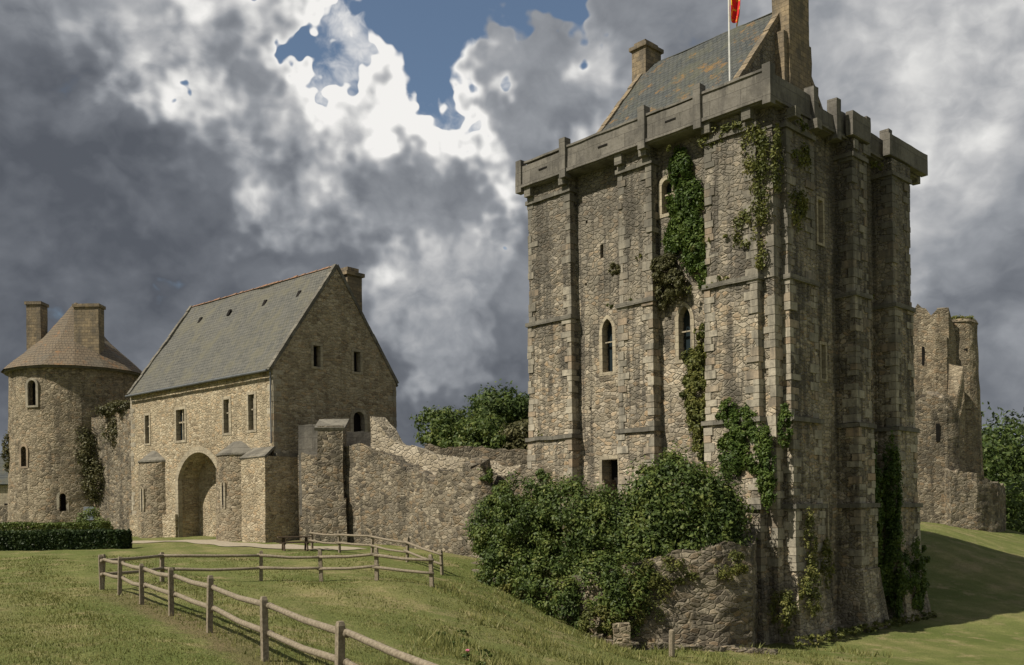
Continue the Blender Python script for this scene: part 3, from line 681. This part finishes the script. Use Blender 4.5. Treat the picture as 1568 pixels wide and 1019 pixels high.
# ------------------------------------------------------------------ fences
def fence(name,pts,h=1.1,big=1.0):
    e=empty(name); p=MB(); r=MB(); P=[]
    for a in pts: P.append(Vector((a[0],a[1],g1(a[0],a[1]))))
    for k,a in enumerate(P):
        lean=Vector((random.uniform(-.05,.05),random.uniform(-.05,.05),0)); hh=h*random.uniform(.95,1.08)
        w=.065*big; ang=math.atan2((P[min(k+1,len(P)-1)]-P[max(k-1,0)]).y,(P[min(k+1,len(P)-1)]-P[max(k-1,0)]).x)
        c,s=math.cos(ang),math.sin(ang); vs=[]
        for z,t in ((-.3,1),(hh*.5,1),(hh-.06,.98),(hh,.7)):
            for (ux,uy) in ((-1,-1),(1,-1),(1,1),(-1,1)):
                ux*=w*t; uy*=w*t*.8; vs.append(a+Vector((c*ux-s*uy,s*ux+c*uy,z))+lean*z)
        fs=[(i*4+j,i*4+(j+1)%4,(i+1)*4+(j+1)%4,(i+1)*4+j) for i in range(3) for j in range(4)]+[(12,13,14,15)]
        p.add(vs,fs)
    for zz in (.50,.93):
        for a,b in zip(P[:-1],P[1:]):
            d=(b-a); nn=Vector((d.y,-d.x,0)).normalized()*.085*big; e1=d.normalized()*.12
            A=a+nn+Vector((0,0,zz*h/1.1+random.uniform(-.03,.03)))-e1; B=b+nn+Vector((0,0,zz*h/1.1+random.uniform(-.03,.03)))+e1
            m1=(A+B)/2+Vector((0,0,-.03+random.uniform(-.03,.02)))
            r.tube([A,(A+m1)/2,m1,(m1+B)/2,B],[.06*big,.058*big,.055*big,.053*big,.05*big],8)
    p.obj('posts',M_wood,e); r.obj('rails',M_wood,e,smooth=True)
near=[(-2.48-.636*(D-13.4),D) for D in (7.5,10.5,13.4,16.2,19.2,22,24.8,27.4,30)]
fence('wooden_fence',near)
fence('wooden_fence',[(-13.05,30.05),(-12.3,33.2),(-9.15,34.4),(-7.0,34.6),(-4.9,34.1),(-2.85,33.3)])
fence('wooden_fence',[(-11.0,52),(-9,49.3),(-6.9,46.5),(-4.9,44),(-3.1,41.5)])
bn=empty('picnic_bench',(-11.6,50.5,g1(-11.6,50.5)),20); b=MB()
b.box(-.9,.9,-.35,.35,.70,.76); b.box(-.9,.9,-.85,-.58,.42,.47); b.box(-.9,.9,.58,.85,.42,.47)
for x in (-.6,.6): b.box(x-.05,x+.05,-.8,.8,.36,.415); b.tube([(x,-.5,0),(x,-.15,.7)],[.05,.05],4); b.tube([(x,.5,0),(x,.15,.7)],[.05,.05],4)
b.obj('planks',M_wooddark,bn)
sg=empty('information_sign',(-31.5,70.5,g1(-31.5,70.5)),15); b=MB(); b.box(-.05,.05,-.04,.04,-.2,1.6); b.obj('post',M_wooddark,sg)
b=MB(); b.box(-.35,.35,-.09,-.045,1.3,2.3); b.obj('panel',plain_mat('sign_panel',(.25,.30,.38),(.4,.42,.45),3,.5),sg)
st=empty('wooden_stake'); b=MB(); z=g1(5.75,34.5); b.tube([(5.75,34.5,z-.2),(5.75,34.5,z+.5),(5.77,34.5,z+.95),(5.77,34.5,z+1.0)],[.11,.11,.11,.07],8); b.obj('post',M_wood,st)

# ------------------------------------------------------------------ vegetation
foliage('shrub_mass',[(7.1,39.9,-.2,2.2,1.7,2.6),(8.3,39.5,-1.0,1.5,1.2,2.2),(5.9,40.0,-.8,1.6,1.5,2.1),(5.4,39.2,-1.9,1.7,1.0,1.5),(7.2,38.9,-1.6,1.7,1.0,1.3),(6.6,40.2,1.2,1.2,1.0,1.2),(8.6,39.4,-.2,.9,.8,1.3)],52000,.15,M_bush,k=40)
foliage('shrub_mass',[(-.9,43.8,-.9,1.3,1.3,1.6),(.6,42.4,-.3,1.6,1.5,1.9),(-.4,43,.6,.7,.7,.9),(2.4,41.2,-.5,1.8,1.6,1.9),(4.1,40.4,-1.0,1.7,1.5,2.0),(0,42.0,-2.4,1.6,1.2,1.3),(1.8,40.2,-2.9,1.8,1.1,1.6),(3.6,38.7,-3.4,1.5,.9,1.6),(2.6,39.2,-4.0,1.4,.7,1.0),(4.6,38.0,-3.3,1.1,.7,1.7)],84000,.13,M_bush,k=40)
foliage('bramble',[(5.3,37.9,-3.4,1.0,.5,1.2),(.6,40.8,-3.5,1.4,.7,.6),(3.6,37.9,-4.5,1.2,.5,.7),(6.2,37.8,-2.4,1.3,.4,.6),(8.6,38.0,-2.2,.8,.4,.6)],15000,.10,M_ivy2,k=40)
def tower_foliage(name,blobs,n,size,mat,**k):
    V=leaf_geo(blobs,n,size,**k); c,s=math.cos(math.radians(44)),math.sin(math.radians(44))
    X=11.4+c*V[...,0]-s*V[...,1]; Y=41+s*V[...,0]+c*V[...,1]; return npmesh(name,np.stack([X,Y,V[...,2]],-1),4,mat)
tower_foliage('ivy',[(-.2,4.6,15.9,.26,.6,1.0),(-.2,4.3,14.4,.32,.95,.9),(-.2,4.5,13.2,.32,.9,1.0),(-.2,3.9,12.3,.28,.75,1.2),(-.15,5.2,12.4,.2,.45,.8),(-.12,3.5,11.0,.2,.35,.9)],21000,.13,M_ivy,k=60,clump=.34)
tower_foliage('dry_bush',[(-.45,5.4,11.4,.5,.7,.6),(-.45,4.8,10.5,.45,.6,.7),(-.3,5.6,10.3,.3,.4,.8),(-.6,8.3,11.9,.3,.3,.3)],6500,.12,M_dry,k=60)
tower_foliage('ivy',[(-.15,4.1,6.6,.3,.6,1.0),(-.25,3.9,5.4,.35,.7,1.1),(-.25,3.7,4.2,.35,.7,.9),(-.2,3.4,7.6,.2,.35,.9),(-.3,3.4,3.0,.4,.6,.7)],13000,.13,M_ivy2,k=60)
tower_foliage('ivy',[(-.75,1.2,3.6,.3,.8,.9),(-.75,.5,2.6,.3,.8,1.2),(-.8,-.1,1.4,.3,.4,1.4),(-.8,1.7,2.4,.3,.8,1.0),(-.3,-.7,3.5,.25,.3,1.0),(-.75,1.9,4.3,.2,.5,.6)],15000,.13,M_ivy,k=50)
tower_foliage('ivy',[(-.55,.5,15.3,.18,.7,1.3),(-.55,.2,13.6,.18,.4,1.3),(-.55,.9,12.2,.15,.6,.9),(-.5,.4,11.0,.15,.4,.6),(-.2,-.4,15.0,.3,.2,1.5),(1.2,-.6,13.2,.7,.12,1.0),(1.7,-.6,15.6,.8,.12,.5),(-.55,2.4,16.7,.2,.7,.4),(-.55,1.4,16.8,.2,.5,.3)],6500,.12,M_ivy2,k=26,clump=.5)
tower_foliage('ivy',[(7.9,-.7,0,.45,.4,3.2),(8.3,-.5,-3.8,.6,.5,1.8)],8500,.12,M_ivy,k=30)
tower_foliage('ivy',[(9.0,-1.1,0.6,.35,.5,3.0),(9.0,-1.3,-2.8,.5,.6,2.6),(10.6,-1.6,-3.5,.8,.35,1.8),(12.4,-1.2,-2.5,.3,.3,.5)],15000,.12,M_ivy,k=30)
tower_foliage('ivy',[(1.3,-.95,-1.5,.5,.15,1.6),(.8,-1.2,-3.6,.7,.3,1.1),(2.6,-1.0,-2.5,.3,.3,1.2),(-.9,-.8,-4.2,.6,.5,.9)],4500,.11,M_ivy2,k=25,clump=.4)
tower_foliage('wall_plants',[(-.6,random.uniform(.3,14),random.choice([10.15,16.8,4.0,12,8])+random.uniform(-.1,.2),.15,.2,.18) for i in range(16)]+[(random.uniform(.4,12),-.75,random.choice([10.2,16.8,4.0]),.25,.15,.2) for i in range(10)],3200,.10,M_ivy2,k=20)
foliage('ivy',[(-34.3,75.6,5.5,1.3,.5,2.0),(-33.2,75.4,3.0,1.0,.5,1.8),(-31.5,74.6,8.5,1.2,.5,.5),(-29.8,73.3,8.6,1.2,.5,.5),(-31.0,74.2,6.6,1.0,.3,1.0),(-41.0,77.1,5.5,.4,.5,1.6)],8500,.18,M_dry,k=40,clump=.45)
foliage('ivy',[(-1.4,49.2,1.9,.5,.3,.5),(-.5,49.4,.4,.6,.4,.9),(.3,50,-.3,.8,.5,1.0),(1.8,50,1.9,.5,.4,.4)],4500,.13,M_bush,k=30)
def hedge(name,x0,x1,y0,y1,h,mat,n):
    P=rng.uniform(0,1,(n,3)); k=rng.integers(0,3,n); P[k==0,1]=0; P[k==1,2]=1
    P[k==2,0]=rng.integers(0,2,(k==2).sum())
    X=x0+(x1-x0)*P[:,0]; Y=y0+(y1-y0)*P[:,1]; Z=gz(X,Y)+h*P[:,2]; C=np.stack([X,Y,Z],1)+rng.normal(0,.04,(n,3))
    nr=rng.normal(size=(n,3)); nr/=np.linalg.norm(nr,axis=1)[:,None]; t=rng.normal(size=(n,3)); t-=(t*nr).sum(1)[:,None]*nr; t/=np.linalg.norm(t,axis=1)[:,None]; b=np.cross(nr,t); s=.09
    npmesh(name,np.stack([C-t*s,C+b*s*.7,C+t*s,C-b*s*.7],1),4,mat)
hedge('clipped_hedge',-36,-22.6,54.5,56.0,1.0,M_hedge,42000)
hedge('box_hedge',-40,-27.5,63.5,64.6,1.25,M_hedge2,26000)
foliage('garden_shrub',[(-29.6,66.5,-.3,1.0,.8,1.1),(-28.6,66,-.7,.8,.6,.7)],2500,.14,M_hedge2)
def tree(name,x,y,zb,h,r,n,leaf,mat=M_tree):
    e=empty(name,(0,0,0)); t=MB(); c=Vector((x,y,zb)); top=h*.62
    t.tube([c,c+Vector((.1,0,top*.5)),c+Vector((-.1,.1,top))],[r*.09,r*.065,r*.03],8); blobs=[]
    for i in range(9):
        a=i*2.4+random.random(); s=h*random.uniform(.28,.5); rr=r*random.uniform(.45,.8); p0=c+Vector((0,0,s)); p1=c+Vector((math.cos(a)*rr,math.sin(a)*rr,s+h*random.uniform(.12,.28)))
        t.tube([p0,(p0+p1)/2+Vector((0,0,.2)),p1],[r*.04,r*.025,r*.01],6)
        q_=random.uniform(.30,.46)*r; blobs.append((p1.x,p1.y,p1.z,q_*1.15,q_*1.15,q_*.9))
    for i in range(5):
        q_=r*random.uniform(.3,.45); blobs.append((x+random.uniform(-.35,.35)*r,y+random.uniform(-.3,.3)*r,zb+h*random.uniform(.65,.88),q_*1.2,q_*1.2,q_*.85))
    blobs.append((x,y,zb+h*.55,r*.6,r*.6,h*.22))
    t.obj('trunk',M_bark,e); o=npmesh('crown',leaf_geo(blobs,n,leaf,k=18,clump=.34),4,mat,e)
tree('broadleaf_tree',-1.0,112,-1,18.5,6.4,18000,.42)
tree('broadleaf_tree',3.0,116,-1,16.5,5.0,12000,.42)
tree('broadleaf_tree',-6.6,108,-1,14.4,4.8,13000,.38,M_bush)
tree('broadleaf_tree',-3.3,100,-1,12.6,3.8,9000,.36,M_bush)
tree('broadleaf_tree',1.6,98,-1,11.0,3.8,8000,.36,M_dry)
tree('broadleaf_tree',7.5,104,-1,8.5,3.8,7000,.36,M_bush)
foliage('shrub_row',[(x,80+random.uniform(-2,2),2.4+random.uniform(-.5,.6),1.6,1.3,2.6) for x in np.arange(-8,7,1.3)],16000,.26,M_bush,k=14)
bl=[]
for i in range(60):
    x=random.uniform(100,230); y=random.uniform(200,270); bl.append((x,y,random.uniform(6,14)+ (x-100)*.06,7,7,8))
for i in range(70):
    x=random.uniform(-260,100); y=random.uniform(270,330); bl.append((x,y,random.uniform(-2,2),8,7,7))
foliage('distant_woodland',bl,65000,1.15,M_wood_far,k=3,clump=.38)
foliage('hill_trees',[(52+random.uniform(-4,12),98+random.uniform(-4,10),random.uniform(-4,5.5),3,3,3.6) for i in range(22)],34000,.42,M_tree,k=10,clump=.36)
bl=[(-1.0+random.uniform(-.9,.9),d,.15,.15,.08) for d in np.linspace(19,26,9)]+[(.4+random.uniform(-.6,.6),random.uniform(16,20),.22,.22,.10) for i in range(6)]
bl=[(x,y,g1(x,y)+.06,a,b_,c_) for x,y,a,b_,c_ in bl]
foliage('rose_bush',bl,5000,.07,M_bush,k=60)
fv=MB()
for x,y in ((-1.0,20.5),):
    z=g1(x,y)+.22
    for i in range(5): a=i*1.256; fv.tube([(x,y,z-.02),(x+.03*math.cos(a),y+.03*math.sin(a),z+.03)],[.015,.03],6)
fv.obj('rose_flowers',plain_mat('petals',(.55,.12,.20),(.6,.22,.32),6,.6))
tower_foliage('grass_weeds',[(x,-1.7,-5.5,.4,.3,.2) for x in np.arange(-1,13,1.0)],4000,.1,M_ivy2)

# ------------------------------------------------------------------ light, sky
el=math.radians(49)
sd=Vector((-.86*math.cos(el),-.51*math.cos(el),math.sin(el))).normalized()
sun=bpy.data.lights.new('sun','SUN'); sun.energy=5.0; sun.angle=math.radians(.6); sun.color=(1,.92,.79)
so=bpy.data.objects.new('sun',sun); COL.objects.link(so); so.rotation_euler=(-sd).to_track_quat('-Z','Y').to_euler()
w=bpy.data.worlds.new('World'); SC.world=w; w.use_nodes=True; nt=NT(w.node_tree)
sky=nt.n('ShaderNodeTexSky',props={'sky_type':'NISHITA','sun_disc':False,'sun_elevation':el,'sun_rotation':math.atan2(sd.x,sd.y)})
d=nt.n('ShaderNodeTexCoord').outputs['Generated']
wn=nt.noise(d,3.2,5,.66,out=1)
wn=nt.n('ShaderNodeVectorMath',props={'operation':'SUBTRACT'},i0=wn,i1=(.5,.5,.5)).outputs[0]
dw=nt.n('ShaderNodeVectorMath',props={'operation':'MULTIPLY_ADD'},i0=wn,i1=(.10,.10,.10),i2=d).outputs[0]
def lobe(azd,eld,inner,outer,amp):
    a,e=math.radians(azd),math.radians(eld); v=(math.sin(a)*math.cos(e),math.cos(a)*math.cos(e),math.sin(e))
    dt=nt.n('ShaderNodeVectorMath',props={'operation':'DOT_PRODUCT'},i0=dw,i1=v).outputs['Value']
    return nt.mr(dt,math.cos(math.radians(outer)),1.0,0,amp,smooth=True)
cv=nt.vec(dw,(1,1,1.3),(2.3,.4,1.1))
off=nt.n('ShaderNodeVectorMath',props={'operation':'ADD'},i0=cv,i1=(-.020,-.008,.028)).outputs[0]
def dens(v,det):
    n1=nt.noise(v,5.5,det,.60); n2=nt.noise(v,13.0,2,.5)
    return nt.math('ADD',n1,nt.math('MULTIPLY',nt.math('ABSOLUTE',nt.math('SUBTRACT',n2,.5)),.35))
f=dens(cv,6); f2=dens(off,4)
gaps=[(-2.0,28.8,0,6.8,1.05),(2.2,27.0,0,5.6,.95),(-11.4,25.2,0,3.3,.74),(-.2,23.0,0,3.8,.80),(-1.4,19.8,0,2.7,.62),(7.5,26.5,0,3.4,.66)]
bright=[(-11.0,22.0,0,8,.42),(-7.2,24.0,0,7.5,.42),(-3.0,22.4,0,6.5,.40),(-14.5,28,0,7,.34),(-8.0,18.0,0,9,.16),(-3.0,15.5,0,6,.20),(2.5,21,0,7,.30),(9,24,0,8,.34),(23,22,0,14,.36),(20,14,0,8,.12),(-24,29,0,9,.14)]
dark=[(-25,10,0,20,.22),(-28,18,0,11,.10),(-7,8,0,12,.20),(26,9,0,8,.10)]
def acc(L,op):
    r=None
    for l in L:
        o=lobe(*l); r=o if r is None else nt.math(op,r,o)
    return r
g_=acc(gaps,'MAXIMUM'); B_=acc(bright,'ADD'); D_=acc(dark,'ADD')
cov=nt.math('SUBTRACT',nt.math('MULTIPLY_ADD',nt.math('SUBTRACT',f,.535),2.6,.64),g_)
mask=nt.mr(cov,-.20,.22)
rel=nt.math('MULTIPLY',nt.math('SUBTRACT',f,f2),nt.math('MULTIPLY_ADD',B_,2.4,.55))
low=nt.noise(nt.vec(dw,(1,1,2.0),(5,2,8)),2.4,3,.55)
br=nt.math('ADD',nt.math('ADD',.32,rel),nt.math('ADD',nt.math('MULTIPLY',nt.math('SUBTRACT',low,.5),.42),nt.math('SUBTRACT',B_,D_)))
br=nt.math('ADD',br,nt.math('MULTIPLY',nt.math('SUBTRACT',f,.535),.4))
S=10.0
cc=nt.ramp(br,[(0,(.095,.105,.125)),(.22,(.17,.183,.207)),(.42,(.30,.315,.34)),(.62,(.48,.485,.495)),(.85,(.74,.735,.72)),(1,(.90,.885,.86))])
cc=nt.n('ShaderNodeVectorMath',props={'operation':'SCALE'},i0=cc); cc.inputs['Scale'].default_value=S
blue=nt.n('ShaderNodeVectorMath',props={'operation':'MULTIPLY_ADD'},i0=sky.outputs[0],i1=(.8,.85,.85),i2=(.25,.25,.25)).outputs[0]
colr=nt.mix(mask,blue,cc.outputs[0])
bg=nt.n('ShaderNodeBackground',Color=colr,Strength=.1); nt.n('ShaderNodeOutputWorld',Surface=bg)
# ------------------------------------------------------------------ camera
cam=bpy.data.cameras.new('camera'); co=bpy.data.objects.new('camera',cam); COL.objects.link(co); SC.camera=co
co.location=(0,0,0); co.rotation_euler=(math.radians(90),.014,0)
cam.sensor_width=36; cam.lens=1450/1568*36; cam.shift_y=.1757; cam.clip_start=.1; cam.clip_end=6000
SC.view_settings.view_transform='Standard'; SC.view_settings.look='None'; SC.view_settings.exposure=0
